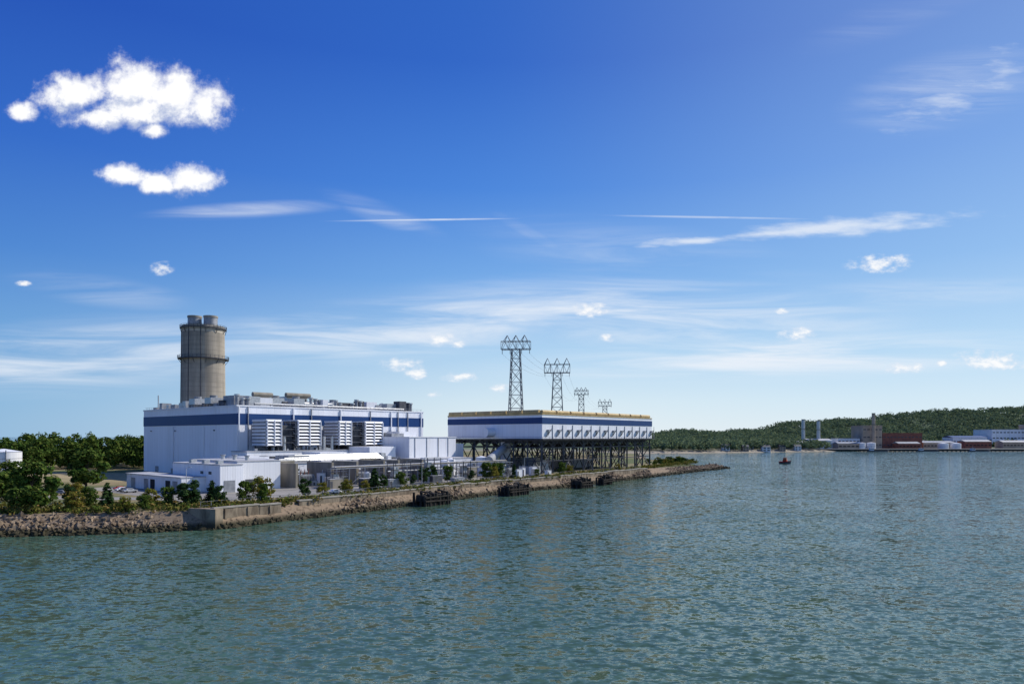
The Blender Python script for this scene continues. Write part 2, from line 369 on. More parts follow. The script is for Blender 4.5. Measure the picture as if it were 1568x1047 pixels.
# ---------------------------------------------------------------- annexes
an=empty('turbine_annex')
s=MB(); s.box(F1,-3,70,-14,-.8,G,17.2,'white2'); s.box(F1,-12,62,-42,-14,G,12.8,'white'); s.box(F1,-12.3,62.3,-42.3,-13.9,12.8,13.2,'roof'); s.box(F1,-3.3,70.5,-14.3,-.8,17.2,17.6,'roof')
s.box(F1,-12,-2,-30,-14.05,13.2,15.5,'white2')
s.box(F1,70.5,103,-35,-.8,G,23.4,'white'); s.box(F1,70.2,103.3,-35.3,-.7,23.4,23.8,'white2')
s.box(F1,66,100,-50,-35,G,13,'white2'); s.box(F1,65.8,100.2,-50.2,-35.01,13,13.3,'roof')
s.box(F1,84,96,-12,-2,23.8,26.5,'white2'); s.box(F1,103,114,-30,-4,G,20,'white2'); s.box(F1,50,66,-30,-14.3,13.2,19,'white'); s.box(F1,72,80,-20,-10,23.8,25.5,'grey')
s.box(F1,20,34,-34,-20,13.2,17,'white2'); s.box(F1,2,12,-38,-28,13.2,16,'grey')
s.obj('walls',an)
s=MB()
random.seed(4)
for u in np.arange(-10,60,8.0):
    s.box(F1,u,u+3.4,-42.12,-42.02,G,G+4.2,random.choice(('dark','grey','dgrey'))); s.box(F1,u+4.5,u+6.4,-42.12,-42.02,G+5.2,G+6.2,'dgrey')
for u in (74,82,90,97): s.box(F1,u,u+.3,-35.25,-35.02,13.5,23.3,'grey')
for u in (68,76,85,93): s.box(F1,u,u+3.5,-50.12,-50.02,G,G+4,random.choice(('dark','grey')))
for w in (-38,-30,-22): s.box(F1,-12.12,-12.02,w,w+3,G,G+4,'grey')
s.obj('doors_and_vents',an)
s=MB(); random.seed(5)
for u in np.arange(-10,60,3.0):
    s.beam(fp(F1,u,-41.8,13.2),fp(F1,u,-41.8,14.3),.1,'silver')
s.beam(fp(F1,-12,-41.8,14.3),fp(F1,60,-41.8,14.3),.1,'silver')
for q in range(46):
    u=random.uniform(-8,58); w=random.uniform(-40,-18); h=random.uniform(.8,3.2); a=random.uniform(.8,3)
    s.box(F1,u,u+a,w,w+a,13.2,13.2+h,random.choice(('silver','white2','grey','dgrey')))
for q in range(16):
    u=random.uniform(0,68); s.box(F1,u,u+random.uniform(.6,2),-13.5,-12,17.6,17.6+random.uniform(.6,2.2),random.choice(('dgrey','grey','silver')))
for q in range(5):
    z=14+q*.5; s.pipe([fp(F1,-6+q*3,-40+q,z),fp(F1,50,-40+q,z)],.22,'silver',6)
for u in (15.5,36.5,41): s.tube(fp(F1,u,-13,17.6),fp(F1,u,-13,24),.7,.7,10,'silver')
s.obj('roof_items',an)
def filterhouse(parts):
    e=empty('air_intake_filter_house')
    b=MB(); l=MB()
    for n_,(u0,u1) in enumerate(parts):
        b.box(F1,u0,u1,-14,-3,19.6,31,'grey' if n_==0 else 'dgrey'); b.box(F1,u0-.3,u1+.3,-14.6,-2.8,31,31.5,'white2')  # second housing dark grey: shade of its left face put into the colour
        for u in (u0+.5,u1-.9):
            for w in (-13.5,-4): b.box(F1,u,u+.4,w,w+.4,17.6,19.6,'dgrey')
        if n_:
            for w in (-13.5,-9,-5): b.box(F1,u0-.4,u0-.02,w,w+.5,19.6,31,'grey')
            for z in (22,25,28): b.box(F1,u0-.5,u0-.03,-13.8,-3.2,z,z+.35,'silver')
            for z0,z1 in ((20,25),(25,30)): b.beam(fp(F1,u0-.45,-13,z0),fp(F1,u0-.45,-5,z1),.25,'silver')
        z=20
        while z<30.6:
            l.quadbox([fp(F1,u,w,zz_) for zz_,dw in ((z,0),(z+.75,0)) for u,w in ((u0-.1,-15.1+(0 if zz_==z else .5)),(u1+.1,-15.1+(0 if zz_==z else .5)),(u1+.1,-14.0),(u0-.1,-14.0))],'white2')
            if n_==0: l.box(F1,u0-.6,u0-.02,-13.8,-3.2,z,z+.75,'white2')
            z+=1.5
        for u in (u0-.1,(u0+u1)/2,u1-.15): l.box(F1,u,u+.3,-15.2,-14.02,19.7,31,'white2')
    g0,g1=parts[0][1],parts[1][0]
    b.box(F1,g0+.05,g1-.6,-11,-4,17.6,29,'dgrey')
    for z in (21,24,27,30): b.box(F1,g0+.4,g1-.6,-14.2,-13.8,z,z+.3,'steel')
    b.box(F1,parts[0][0]+.2,parts[1][1]-.2,-2.8,-.9,22,29,'grey')
    b.obj('housing',e); l.obj('louvres',e)
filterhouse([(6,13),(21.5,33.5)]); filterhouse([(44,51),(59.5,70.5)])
random.seed(21)
def transformer(u,w):
    s=MB(); s.box(F1,u,u+6,w,w+4,G+.5,G+4.5,'grey'); s.box(F1,u-.5,u+6.5,w-.5,w+4.5,G,G+.5,'conc2')
    for q in range(8): s.box(F1,u+.3+q*.7,u+.55+q*.7,w-1.2,w-.02,G+.9,G+4,'grey')
    for q in range(3): s.tube(fp(F1,u+1.2+q*1.7,w+2,G+4.5),fp(F1,u+1.2+q*1.7,w+1.6,G+6.6),.25,.12,8,'brick')
    s.tube(fp(F1,u,w+3.4,G+5.4),fp(F1,u+5,w+3.4,G+5.4),.6,.6,10,'grey'); s.obj('transformer')
for u,w in ((-4,-56),(22,-56),(44,-56)): transformer(u,w)
for u in (-10,6,18,32,40,54):
    s=MB(); s.box(F1,u,u+1.0,-62,-45,G,G+9.2,'firewall'); s.box(F1,u+1,u+10 if u in(-10,32) else u+1.05,-45.6,-45,G,G+9.8,'firewall'); s.obj('transformer_firewall')
s=MB()
for u in np.arange(4,110,6.0):
    for w in (-68,-64):
        s.beam(fp(F1,u,w,G),fp(F1,u,w,G+7),.3,'grey')
    for z in (7,4.5): s.beam(fp(F1,u,-68,G+z),fp(F1,u,-64,G+z),.3,'grey')
    if int(u/6)%2: s.beam(fp(F1,u,-68,G),fp(F1,u+6,-68,G+4.5),.15,'grey')
for w in (-68,-64): s.beam(fp(F1,4,w,G+7),fp(F1,106,w,G+7),.3,'grey')
for q in range(5):
    s.pipe([fp(F1,4,-67.6+q*.8,G+7.5),fp(F1,106,-67.6+q*.8,G+7.5)],.2+.1*(q%2),'silver' if q%2 else 'firewall',8)
s.pipe([fp(F1,30,-67,G+4.9),fp(F1,106,-67,G+4.9)],.35,'silver'); s.obj('pipe_rack')
for (u,w,r,h,mt) in ((70,-60,2.2,8,'white2'),(76,-58,2.2,8.5,'white2'),(98,-58,3,9,'white2'),(14,-74,1.4,5,'silver'),(60,-56,1.6,9,'silver'),(86,-72,1.3,6,'firewall'),(36,-58,1.2,8,'silver')):
    s=MB(); c0=fp(F1,u,w,G); s.tube(c0,(c0[0],c0[1],G+h),r,r,28,mt); s.tube((c0[0],c0[1],G+h),(c0[0],c0[1],G+h+.7),r,.3,28,mt)
    for z in (G+1,G+h*.6): s.tube((c0[0],c0[1],z),(c0[0],c0[1],z+.12),r+.06,r+.06,28,'grey')
    s.beam((c0[0]+.7*r,c0[1]-.75*r,G),(c0[0]+.7*r,c0[1]-.75*r,G+h+1),.2,'grey'); s.obj('process_tank')
for (u,w,l,h) in ((-2,-74,7,6),(24,-78,9,8),(46,-74,8,9),(64,-78,9,7),(88,-80,8,6)):
    s=MB()
    for z in np.arange(3,h+.1,3):
        s.box(F1,u,u+l,w,w+4,G+z,G+z+.2,'steel')
        for a,b,c_,d in ((u,w,u+l,w),(u,w,u,w+4),(u+l,w,u+l,w+4)): s.beam(fp(F1,a,b,G+z+1.2),fp(F1,c_,d,G+z+1.2),.12,'silver')
    for a in (u,u+l/2,u+l):
        for b in (w,w+4): s.beam(fp(F1,a,b,G),fp(F1,a,b,G+h+1.2),.25,'steel')
    s.beam(fp(F1,u,w-.2,G),fp(F1,u+l,w-.2,G+3),.2,'steel',.5); s.box(F1,u+1,u+3.5,w+1,w+3,G,G+h-.8,'silver'); s.obj('steel_access_platform')
for q in range(48):
    u=random.uniform(-6,112); w=random.uniform(-90,-70) if q%2 else random.uniform(-60,-52); a=random.uniform(1.5,6); b=random.uniform(1.5,3); h=random.uniform(1.2,5.2)
    s=MB(); mt=random.choice(('silver','white2','grey','white2','dgrey','firewall'))
    s.box(F1,u-.2,u+a+.2,w-.2,w+b+.2,G,G+.25,'conc2'); s.box(F1,u,u+a,w,w+b,G+.25,G+h,mt); s.box(F1,u-.1,u+a+.1,w-.1,w+b+.1,G+h,G+h+.12,'roof')
    s.box(F1,u+.2,u+1.1,w-.05,w-.005,G+.3,G+h*.8,'dgrey'); s.pipe([fp(F1,u+a*.7,w+b*.5,G+h),fp(F1,u+a*.7,w+b*.5,G+h+1.3)],.15,'silver')
    s.obj('equipment_cabinet')
for (u,w) in ((-20,-80),(5,-84),(30,-88),(55,-86),(80,-84),(105,-80),(-50,-60),(38,-70),(90,-66)):
    s=MB(); c0=fp(F1,u,w,G); s.tube(c0,(c0[0],c0[1],G+9),.14,.08,8,'silver'); s.beam((c0[0],c0[1],G+9),(c0[0]+1.4,c0[1]-.4,G+9.3),.09,'silver'); s.beam((c0[0]+1,c0[1]-.3,G+9.2),(c0[0]+1.9,c0[1]-.55,G+9.3),.3,'silver',.15); s.tube(c0,(c0[0],c0[1],G+.5),.3,.3,8,'conc2'); s.obj('street_lamp')
# ---------------------------------------------------------------- warehouse
wh=empty('warehouse')
s=MB(); s.box(F1,-39.4,-31,-62,-26,G,14,'white'); s.box(F1,-39.6,-31.05,-62.2,-25.8,14,14.3,'roof')
s.box(F1,-31,-14,-58,-24,G,14.9,'white2'); s.box(F1,-31.2,-13.8,-58.2,-23.8,14.9,15.2,'roof')
s.box(F1,-48,-39.4,-52,-6,G,9.7,'white2'); s.box(F1,-48.4,-39.45,-52.2,-5.8,9.7,9.95,'roof'); s.obj('walls',wh)
s=MB()
for w in (-49,-43.5,-31,-25.5,-14): s.box(F1,-48.12,-48.02,w,w+3.6,G,G+3.9,'dark' if w in(-43.5,-31) else 'grey')
s.box(F1,-39.52,-39.42,-60,-58.7,G,G+2.3,'dgrey'); s.box(F1,-38,-34,-62.12,-62.02,G,G+4.2,'grey'); s.box(F1,-28,-24,-58.12,-58.02,G,G+4,'dgrey')
s.box(F1,-21,-19.6,-58.12,-58.02,G,G+2.3,'dgrey')
for w in (-56,-50): s.box(F1,-39.5,-39.42,w,w+2,G+6.2,G+7.2,'dgrey')
s.obj('doors',wh)
s=MB()
for q in range(6): s.box(F1,-38+(q%2)*3,-36.5+(q%2)*3,-58+q*5,-56+q*5,14.3,15.4,'silver')
for q in range(3): s.tube(fp(F1,-24,-52+q*9,15.2),fp(F1,-24,-52+q*9,16.6),.7,.7,12,'silver'); s.tube(fp(F1,-24,-52+q*9,16.6),fp(F1,-24,-52+q*9,17.0),1,1,12,'grey')
s.obj('roof_vents',wh)
s=MB(); tx,ty=-281,377; s.tube((tx,ty,G),(tx,ty,G+11),8.6,8.6,48,'white2'); s.tube((tx,ty,G+11),(tx,ty,G+12.6),8.6,.6,48,'white2')
for z in (G+.1,G+3.6,G+7.2,G+10.8): s.tube((tx,ty,z),(tx,ty,z+.2),8.7,8.7,48,'grey')
s.beam((tx+6.2,ty-6.3,G),(tx+6.2,ty-6.3,G+12),.4,'grey'); s.obj('storage_tank')
# ---------------------------------------------------------------- condenser building on steel legs
ac=empty('elevated_condenser_building')
LU,LW=116.8,68.4
s=MB(); s.box(F2,0,LU,0,LW,22.8,30.5,'white'); s.box(F2,-.02,LU+.02,-.02,LW+.02,33.7,35.6,'white'); s.obj('walls',ac)
s=MB(); s.box(F2,-.15,LU+.15,-.15,LW+.15,30.5,33.7,'blue'); s.obj('blue_band',ac)
s=MB(); s.box(F2,.3,LU-.3,.3,LW-.3,35.6,35.7,'roof')
for q in range(9):
    a=1+q*12.85; s.tube(fp(F2,a,1.2,36.6),fp(F2,a+11.2,1.2,36.6),1.05,1.05,14,'tan'); s.box(F2,a+5,a+6,.4,2,35.6,36.2,'dgrey')
    s.tube(fp(F2,a+6,3,36.2),fp(F2,a+6,LW-3,36.2),1.0,1.0,14,'tan')
for q in range(6): s.tube(fp(F2,.9,2.5+q*11,36.7),fp(F2,.9,12.8+q*11,36.7),1.1,1.1,14,'tan')
s.box(F2,-.25,0,-.2,LW,35.0,35.9,'tan'); s.box(F2,0,LU,-.25,-.03,35.2,35.7,'tan')
s.obj('roof_ducts',ac)
s=MB()
for q in range(13):
    u=4+q*9.2
    s.box(F2,u,u+2.2,-1.3,-.02,26.4,27.5,'grey'); s.beam(fp(F2,u+1,-1.2,26.4),fp(F2,u+1,-.1,24.4),.18,'dgrey'); s.beam(fp(F2,u+2.4,-1.5,27.9),fp(F2,u-1.2,-.2,23.6),.25,'dgrey'); s.box(F2,u+4.8,u+5,-.3,-.02,22.8,30,'grey')
s.box(F2,-1.6,LU+1.5,-1.6,LW+1.5,22.2,22.55,'steel')
for u in np.arange(-1.5,LU+1.5,3): s.beam(fp(F2,u,-1.5,22.5),fp(F2,u,-1.5,23.7),.1,'steel')
s.beam(fp(F2,-1.5,-1.5,23.7),fp(F2,LU+1.5,-1.5,23.7),.12,'steel'); s.beam(fp(F2,-1.5,-1.5,23.7),fp(F2,-1.5,LW,23.7),.12,'steel')
s.obj('walkway_and_fittings',ac)
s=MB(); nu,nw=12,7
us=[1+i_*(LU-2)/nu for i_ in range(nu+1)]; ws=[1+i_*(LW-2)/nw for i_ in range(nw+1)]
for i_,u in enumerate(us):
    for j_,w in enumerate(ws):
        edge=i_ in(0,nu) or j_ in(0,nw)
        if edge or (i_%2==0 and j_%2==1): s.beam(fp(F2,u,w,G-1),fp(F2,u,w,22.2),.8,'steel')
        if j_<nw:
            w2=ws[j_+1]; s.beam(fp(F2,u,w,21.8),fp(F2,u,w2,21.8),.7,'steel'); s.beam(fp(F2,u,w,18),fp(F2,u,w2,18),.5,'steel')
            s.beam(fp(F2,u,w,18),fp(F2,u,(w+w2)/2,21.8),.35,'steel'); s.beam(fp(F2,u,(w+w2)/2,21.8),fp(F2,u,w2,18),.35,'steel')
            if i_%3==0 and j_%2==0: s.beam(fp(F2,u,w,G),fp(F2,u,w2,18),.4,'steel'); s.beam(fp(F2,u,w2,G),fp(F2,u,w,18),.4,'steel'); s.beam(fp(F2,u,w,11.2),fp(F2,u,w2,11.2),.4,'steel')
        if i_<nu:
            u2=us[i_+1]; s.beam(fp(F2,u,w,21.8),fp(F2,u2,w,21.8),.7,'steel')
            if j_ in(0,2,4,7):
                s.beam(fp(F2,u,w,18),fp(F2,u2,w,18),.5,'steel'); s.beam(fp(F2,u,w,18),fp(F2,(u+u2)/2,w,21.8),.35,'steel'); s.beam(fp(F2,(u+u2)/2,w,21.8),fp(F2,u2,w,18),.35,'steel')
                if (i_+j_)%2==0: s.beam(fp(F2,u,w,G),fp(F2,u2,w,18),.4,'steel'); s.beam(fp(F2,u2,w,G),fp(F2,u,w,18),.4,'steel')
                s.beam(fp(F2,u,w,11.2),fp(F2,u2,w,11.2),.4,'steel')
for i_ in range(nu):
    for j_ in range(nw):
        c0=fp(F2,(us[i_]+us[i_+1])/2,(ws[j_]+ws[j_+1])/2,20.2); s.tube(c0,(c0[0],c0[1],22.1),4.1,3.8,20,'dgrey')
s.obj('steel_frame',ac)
s=MB(); s.tube(fp(F2,-6,LW*.5,26),fp(F2,0,LW*.5,26),2.5,2.5,20,'white2'); s.box(F2,20,34,20,40,G,G+6,'white2'); s.box(F2,60,90,28,40,G,G+5,'grey'); s.box(F2,8,14,12,30,G,G+8,'firewall')
s.tube(fp(F2,6,30,G),fp(F2,6,30,21),3,3,20,'white2'); s.tube(fp(F2,6,30,18),fp(F2,-30,10,12),2.2,2.2,18,'silver'); s.box(F2,-4,6,4,12,G,G+4,'silver'); s.obj('ground_level_rooms',ac)
# ---------------------------------------------------------------- pylons
def pylon(x,y,ztop,body,arm,ang,kind):
    s=MB(); fr=(x,y,math.cos(ang),math.sin(ang)); t=.42 if y<700 else .6
    zb=G; zt=ztop-body['head']; n=9
    def hw(z): f=(z-zb)/(zt-zb); return body['b']*(1-f)+body['t']*f
    zs=[zb+(zt-zb)*(1-(1-i_/n)**1.15) for i_ in range(n+1)]
    cor=((-1,-1),(1,-1),(1,1),(-1,1))
    for a,b in zip(zs[:-1],zs[1:]):
        for c_ in range(4):
            p0=cor[c_];p1=cor[(c_+1)%4]
            A=lambda p_,z: fp(fr,p_[0]*hw(z),p_[1]*hw(z),z)
            s.beam(A(p0,a),A(p0,b),t*1.3,'pylon'); s.beam(A(p0,a),A(p1,b),t*.6,'pylon'); s.beam(A(p1,a),A(p0,b),t*.6,'pylon'); s.beam(A(p0,b),A(p1,b),t*.6,'pylon')
    h=body['head']*.62; bt=body['t']; na=8
    for wv in (-bt,bt):
        for k_ in range(na):
            a=-arm+2*arm*k_/na; b=a+2*arm/na
            s.beam(fp(fr,a,wv,zt),fp(fr,b,wv,zt),t,'pylon'); s.beam(fp(fr,a,wv,zt+h),fp(fr,b,wv,zt+h),t*.8,'pylon')
            if kind==0 and not k_%2: s.beam(fp(fr,a,wv,zt),fp(fr,b,wv,zt+h),t*.5,'pylon')
            if kind==0 and k_%2: s.beam(fp(fr,b,wv,zt),fp(fr,a,wv,zt+h),t*.5,'pylon')
            if kind and k_%2: s.beam(fp(fr,a,wv,zt),fp(fr,b,wv,zt+h),t*.5,'pylon')
            if kind and not k_%2: s.beam(fp(fr,b,wv,zt),fp(fr,a,wv,zt+h),t*.5,'pylon')
            if k_%2==0: s.beam(fp(fr,a,wv,zt),fp(fr,a,wv,zt+h),t*.6,'pylon')
        s.beam(fp(fr,arm,wv,zt),fp(fr,arm,wv,zt+h),t*.6,'pylon')
        for pk in ((-.6,0.,.6) if kind==0 else (-.75,0,.75)):
            s.beam(fp(fr,arm*(pk-.22),wv,zt+h),fp(fr,arm*pk,0,ztop+1),t*.7,'pylon'); s.beam(fp(fr,arm*(pk+.22),wv,zt+h),fp(fr,arm*pk,0,ztop+1),t*.7,'pylon')
    for k_ in range(na+1):
        a=-arm+2*arm*k_/na
        for z in (zt,zt+h): s.beam(fp(fr,a,-bt,z),fp(fr,a,bt,z),t*.6,'pylon')
    for a in (-.95,-.4,.4,.95):
        s.tube(fp(fr,arm*a,0,zt),fp(fr,arm*a,0,zt-3),.22,.22,6,'dgrey')
    for c_ in cor: s.box(fr,c_[0]*hw(zb)-1,c_[0]*hw(zb)+1,c_[1]*hw(zb)-1,c_[1]*hw(zb)+1,2,G+.4,'conc2')
    s.obj('transmission_tower'); return fr,arm,zt
py=[pylon(2.6,460,91,dict(b=5.8,t=2.7,head=8.5),9.8,-.15,0),
    pylon(37,560,87,dict(b=6.5,t=3.0,head=11),10.5,-.1,1),
    pylon(98,965,92,dict(b=5.5,t=3.2,head=9),10,-.1,0),
    pylon(170,1250,91,dict(b=6,t=3.5,head=12),12,-.1,1)]
s=MB()
for (fa,aa,za),(fb,ab,zb_) in zip(py[:-1],py[1:]):
    for k_ in (-.95,-.4,.4,.95):
        a=Vector(fp(fa,aa*k_,0,za-3)); b=Vector(fp(fb,ab*k_,0,zb_-3)); d=(b-a).length; pr=a
        for i_ in range(1,13):
            t=i_/12; q=a.lerp(b,t); q.z-=4*d*.03*t*(1-t); s.beam(pr,q,.07,'pylon'); pr=q.copy()
s.obj('power_lines')
# ---------------------------------------------------------------- vegetation
def cardverts(C,Nn,S_):
    n=len(C); r=rng.normal(size=(n,3)); Nn=Nn+rng.normal(0,.55,(n,3)); Nn/=np.linalg.norm(Nn,axis=1,keepdims=True)
    t=np.cross(Nn,r); t/=np.linalg.norm(t,axis=1,keepdims=True); b=np.cross(Nn,t); S_=S_[:,None]
    out=np.empty((n,4,3))
    for k_,(a,c) in enumerate(((-1,-.5),(.3,-1),(1,.5),(-.3,1))): out[:,k_]=C+t*a*S_*rng.uniform(.6,1.2,(n,1))+b*c*S_*rng.uniform(.6,1.2,(n,1))
    return out.reshape(-1,3)
def clumpcloud(cents,rads,per):
    C=[];Nn=[]
    for c,r in zip(cents,rads):
        d=rng.normal(size=(per,3)); d/=np.linalg.norm(d,axis=1,keepdims=True); rr_=r*rng.uniform(.55,1.08,(per,1))
        C.append(np.array(c)+d*rr_*np.array([1,1,.8])); Nn.append(d+np.array([0,0,.3]))
    return np.concatenate(C),np.concatenate(Nn)
def deciduous(h,cr,leaf,ncl,per,ls,name):
    s=MB(); th=h*.3
    pts=[(0,0,-.3),(.03*h,0,th*.5),(.01*h,.02*h,th),(0,.0,h*.75)]
    rad=[h*.028,h*.022,h*.018,h*.005]
    for i_ in range(3): s.tube(pts[i_],pts[i_+1],rad[i_],rad[i_+1],7,'bark')
    cents=[];rads=[]
    for q in range(ncl):
        t=rng.uniform(0,2*math.pi); z=rng.uniform(.18,.93); prof=math.sin(min(1,(z-.06)/.94)*math.pi)**.6
        rr_=cr*prof*rng.uniform(.2,.85); c=(rr_*math.cos(t),rr_*math.sin(t),h*z); cents.append(c); rads.append(cr*rng.uniform(.2,.38))
        if q%2==0:
            z0=max(th*.7,h*z*.6); s.tube((0,0,z0),c,h*.009,h*.003,5,'bark',False)
    C,Nn=clumpcloud(cents,rads,per); s.quads(cardverts(C,Nn,rng.uniform(.6,1.3,len(C))*ls),leaf)
    o=s.obj(name); me=o.data; bpy.data.objects.remove(o); return me
def conifer(h,cr,leaf,n,ls):
    s=MB(); s.tube((0,0,-.3),(0,0,h*.95),h*.022,.02,7,'bark')
    C=[];Nn=[]
    lev=int(h*1.8)
    for a in range(lev):
        z=h*(.08+.9*a/lev); r=cr*(1-a/lev)**.8+.15; nb=7
        for b in range(nb):
            t=rng.uniform(0,6.28); rl=r*rng.uniform(.65,1.1); s.tube((0,0,z),(rl*math.cos(t)*.9,rl*math.sin(t)*.9,z-rl*.12),.035,.01,4,'bark',False)
            k_=max(3,int(n/(lev*nb)*(r/cr)*1.6)); f=rng.uniform(.25,1,k_)
            C.append(np.stack([rl*f*math.cos(t)+rng.normal(0,.16,k_),rl*f*math.sin(t)+rng.normal(0,.16,k_),z-rl*f*.14+rng.normal(0,.13,k_)],1)); Nn.append(np.tile([math.cos(t)*.6,math.sin(t)*.6,.7],(k_,1)))
    C=np.concatenate(C);Nn=np.concatenate(Nn); s.quads(cardverts(C,Nn,rng.uniform(.6,1.3,len(C))*ls),leaf)
    o=s.obj('c'); me=o.data; bpy.data.objects.remove(o); return me
TM={'A':[deciduous(10,4.2,'leafA',28,80,.32,'d') for _ in range(3)],'Y':[deciduous(10,4.8,'leafY',24,80,.32,'d')],'B':[deciduous(10,3.6,'leafB',26,80,.32,'d') for _ in range(2)],'C':[conifer(10,3.0,'leafB',2600,.3) for _ in range(2)]}
def tree(x,y,h,k_,z=G,wid=1.0):
    me=random.choice(TM[k_]); nm={'A':'deciduous_tree','B':'dark_leaved_tree','Y':'yellowing_tree','C':'conifer_tree'}[k_]
    o=bpy.data.objects.new(nm,me); COL.objects.link(o); o.location=(x,y,z); f=h/10; o.scale=(f*wid,f*wid,f); o.rotation_euler=(0,0,random.uniform(0,6.28))
for t in [(-124,176,13,'A'),(-138,182,11,'A'),(-130,179,8,'A'),(-120,186,7,'B'),(-114,184,6.5,'A'),(-159,255,14.5,'A'),(-164,258,12,'B'),(-108,182,7.5,'C'),(-134,192,8,'A'),(-128,200,6,'Y'),(-88,187,8,'B'),(-84,191,7.5,'C'),(-80,187,6.5,'B'),(-91,190,7,'B'),(-75,204,7.5,'Y'),(-72,198,6,'A'),(-78,200,6.5,'A'),(-67,221,6.3,'B'),(-62,224,4.5,'Y'),(-50,248,8.3,'C'),(-47,251,6,'B'),(-42.5,262,6.5,'A'),(-39,268,5,'B'),(-36,280,7.5,'B'),(-32,284,7,'C'),(-34,287,8,'B'),(-27.5,291,7.5,'A'),(-11.5,304,8,'A'),(-6,308,8,'A'),(-8,303,6,'Y'),(1,315,7,'C'),(25,340,7,'A'),(29,345,5,'Y'),(-18,300,5,'B'),(-100,176,4,'Y'),(-96,178,4.5,'A'),(-114,178,5,'Y'),(-95,188,6,'A'),(-101,190,5,'Y'),(-148,205,7,'B'),(-165,225,8,'A'),(-145,215,5,'A'),(-168,218,9,'A'),(60,385,4,'Y'),(-205,280,10,'A'),(-198,262,8,'Y'),(-56,232,5,'Y'),(-58,236,4.5,'A'),(12,326,4,'A'),(-52,242,4,'Y')]: tree(*t,wid=random.uniform(.9,1.25))
for _ in range(26):
    f=random.random(); x=104+f*38+random.uniform(-9,9); y=476+f*48+random.uniform(0,36); tree(x,y,random.uniform(3,6.5),random.choice('AYYB'),z=3,wid=1.4)
C=[];R=[]
SL=offs(S,[INS[i_]+3 for i_ in range(len(S))])
for _ in range(700):
    (x,y),d=along(SL[1:15],random.random()**.8); o=random.uniform(-3.8,5); C.append((x-d[1]*o,y+d[0]*o,G+random.uniform(.1,.7))); R.append(random.uniform(.5,1.7))
for _ in range(480):
    (x,y),d=along(SL[2:7],random.random()); o=random.uniform(-3,14); C.append((x-d[1]*o,y+d[0]*o,G+random.uniform(.1,1.0))); R.append(random.uniform(.7,2.1))
for _ in range(520):
    (x,y),d=along(SL[5:12],random.random()); o=random.uniform(-4.2,1); C.append((x-d[1]*o,y+d[0]*o,G+random.uniform(-.2,.9))); R.append(random.uniform(.5,1.4))
Cc,Nn=clumpcloud(C,R,24); V=cardverts(Cc,Nn,rng.uniform(.2,.42,len(Cc))); npobj('shoreline_shrubs',V,np.arange(len(V)).reshape(-1,4),'grassB')
C=[];R=[]
for _ in range(190):
    y=random.uniform(395,520); x=-y*random.uniform(.50,.92)
    h=random.uniform(13,22)*(1+.1*math.sin(x*.05))
    for q in range(13):
        t=random.uniform(0,6.28); z=random.uniform(.12,.95); r=h*.32*math.sin(min(1,z*1.02+.05)*math.pi)**.5*random.uniform(.2,.9); C.append((x+r*math.cos(t),y+r*math.sin(t),G+h*z)); R.append(h*random.uniform(.09,.16))
Cc,Nn=clumpcloud(C,R,34); V=cardverts(Cc,Nn,rng.uniform(.4,.95,len(Cc))); npobj('woodland',V,np.arange(len(V)).reshape(-1,4),'leafA')
# ---------------------------------------------------------------- far shore
def shoreY(X): return np.interp(X,[-600,150,230,400,520,560,2500],[930,930,955,1040,1085,1105,1150])
def hz(X,Y):
    rid=np.interp(X,[-600,200,330,450,600,741,900,1000,1125,1500,2500],[10,11,14,19,30,46,60,66,76,84,70])+4*np.sin(X*.021)+2.5*np.sin(X*.05+1)
    f=np.clip((Y-shoreY(X)-60)/430,0,1); f=f*f*(3-2*f); low=np.clip((Y-shoreY(X))/12,-.4,1)*3.2
    return low+rid*f*(1-.6*np.clip((Y-1650)/800,0,1))
xs=np.linspace(-600,2500,160); ys=np.concatenate([np.linspace(900,1200,50),np.linspace(1220,2600,60)])
XX,YY=np.meshgrid(xs,ys); ZZ=hz(XX,YY); V=np.stack([XX,YY,ZZ],-1).reshape(-1,3); a=len(xs)
F=np.array([[j_*a+i_,j_*a+i_+1,(j_+1)*a+i_+1,(j_+1)*a+i_] for j_ in range(len(ys)-1) for i_ in range(a-1)])
npobj('far_shore_hill',V,F,'hill',smooth=True)
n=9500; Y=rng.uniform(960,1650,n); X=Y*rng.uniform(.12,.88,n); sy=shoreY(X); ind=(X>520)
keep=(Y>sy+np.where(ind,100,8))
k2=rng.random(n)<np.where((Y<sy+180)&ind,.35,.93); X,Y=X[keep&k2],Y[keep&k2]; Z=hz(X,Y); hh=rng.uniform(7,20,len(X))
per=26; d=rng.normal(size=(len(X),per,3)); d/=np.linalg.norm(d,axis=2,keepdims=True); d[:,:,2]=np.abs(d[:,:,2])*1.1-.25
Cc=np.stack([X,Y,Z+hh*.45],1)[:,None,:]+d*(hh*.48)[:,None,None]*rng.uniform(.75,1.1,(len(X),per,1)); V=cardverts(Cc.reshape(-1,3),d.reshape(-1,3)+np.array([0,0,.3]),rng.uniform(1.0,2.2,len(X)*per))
npobj('distant_forest',V,np.arange(len(V)).reshape(-1,4),'leafF')
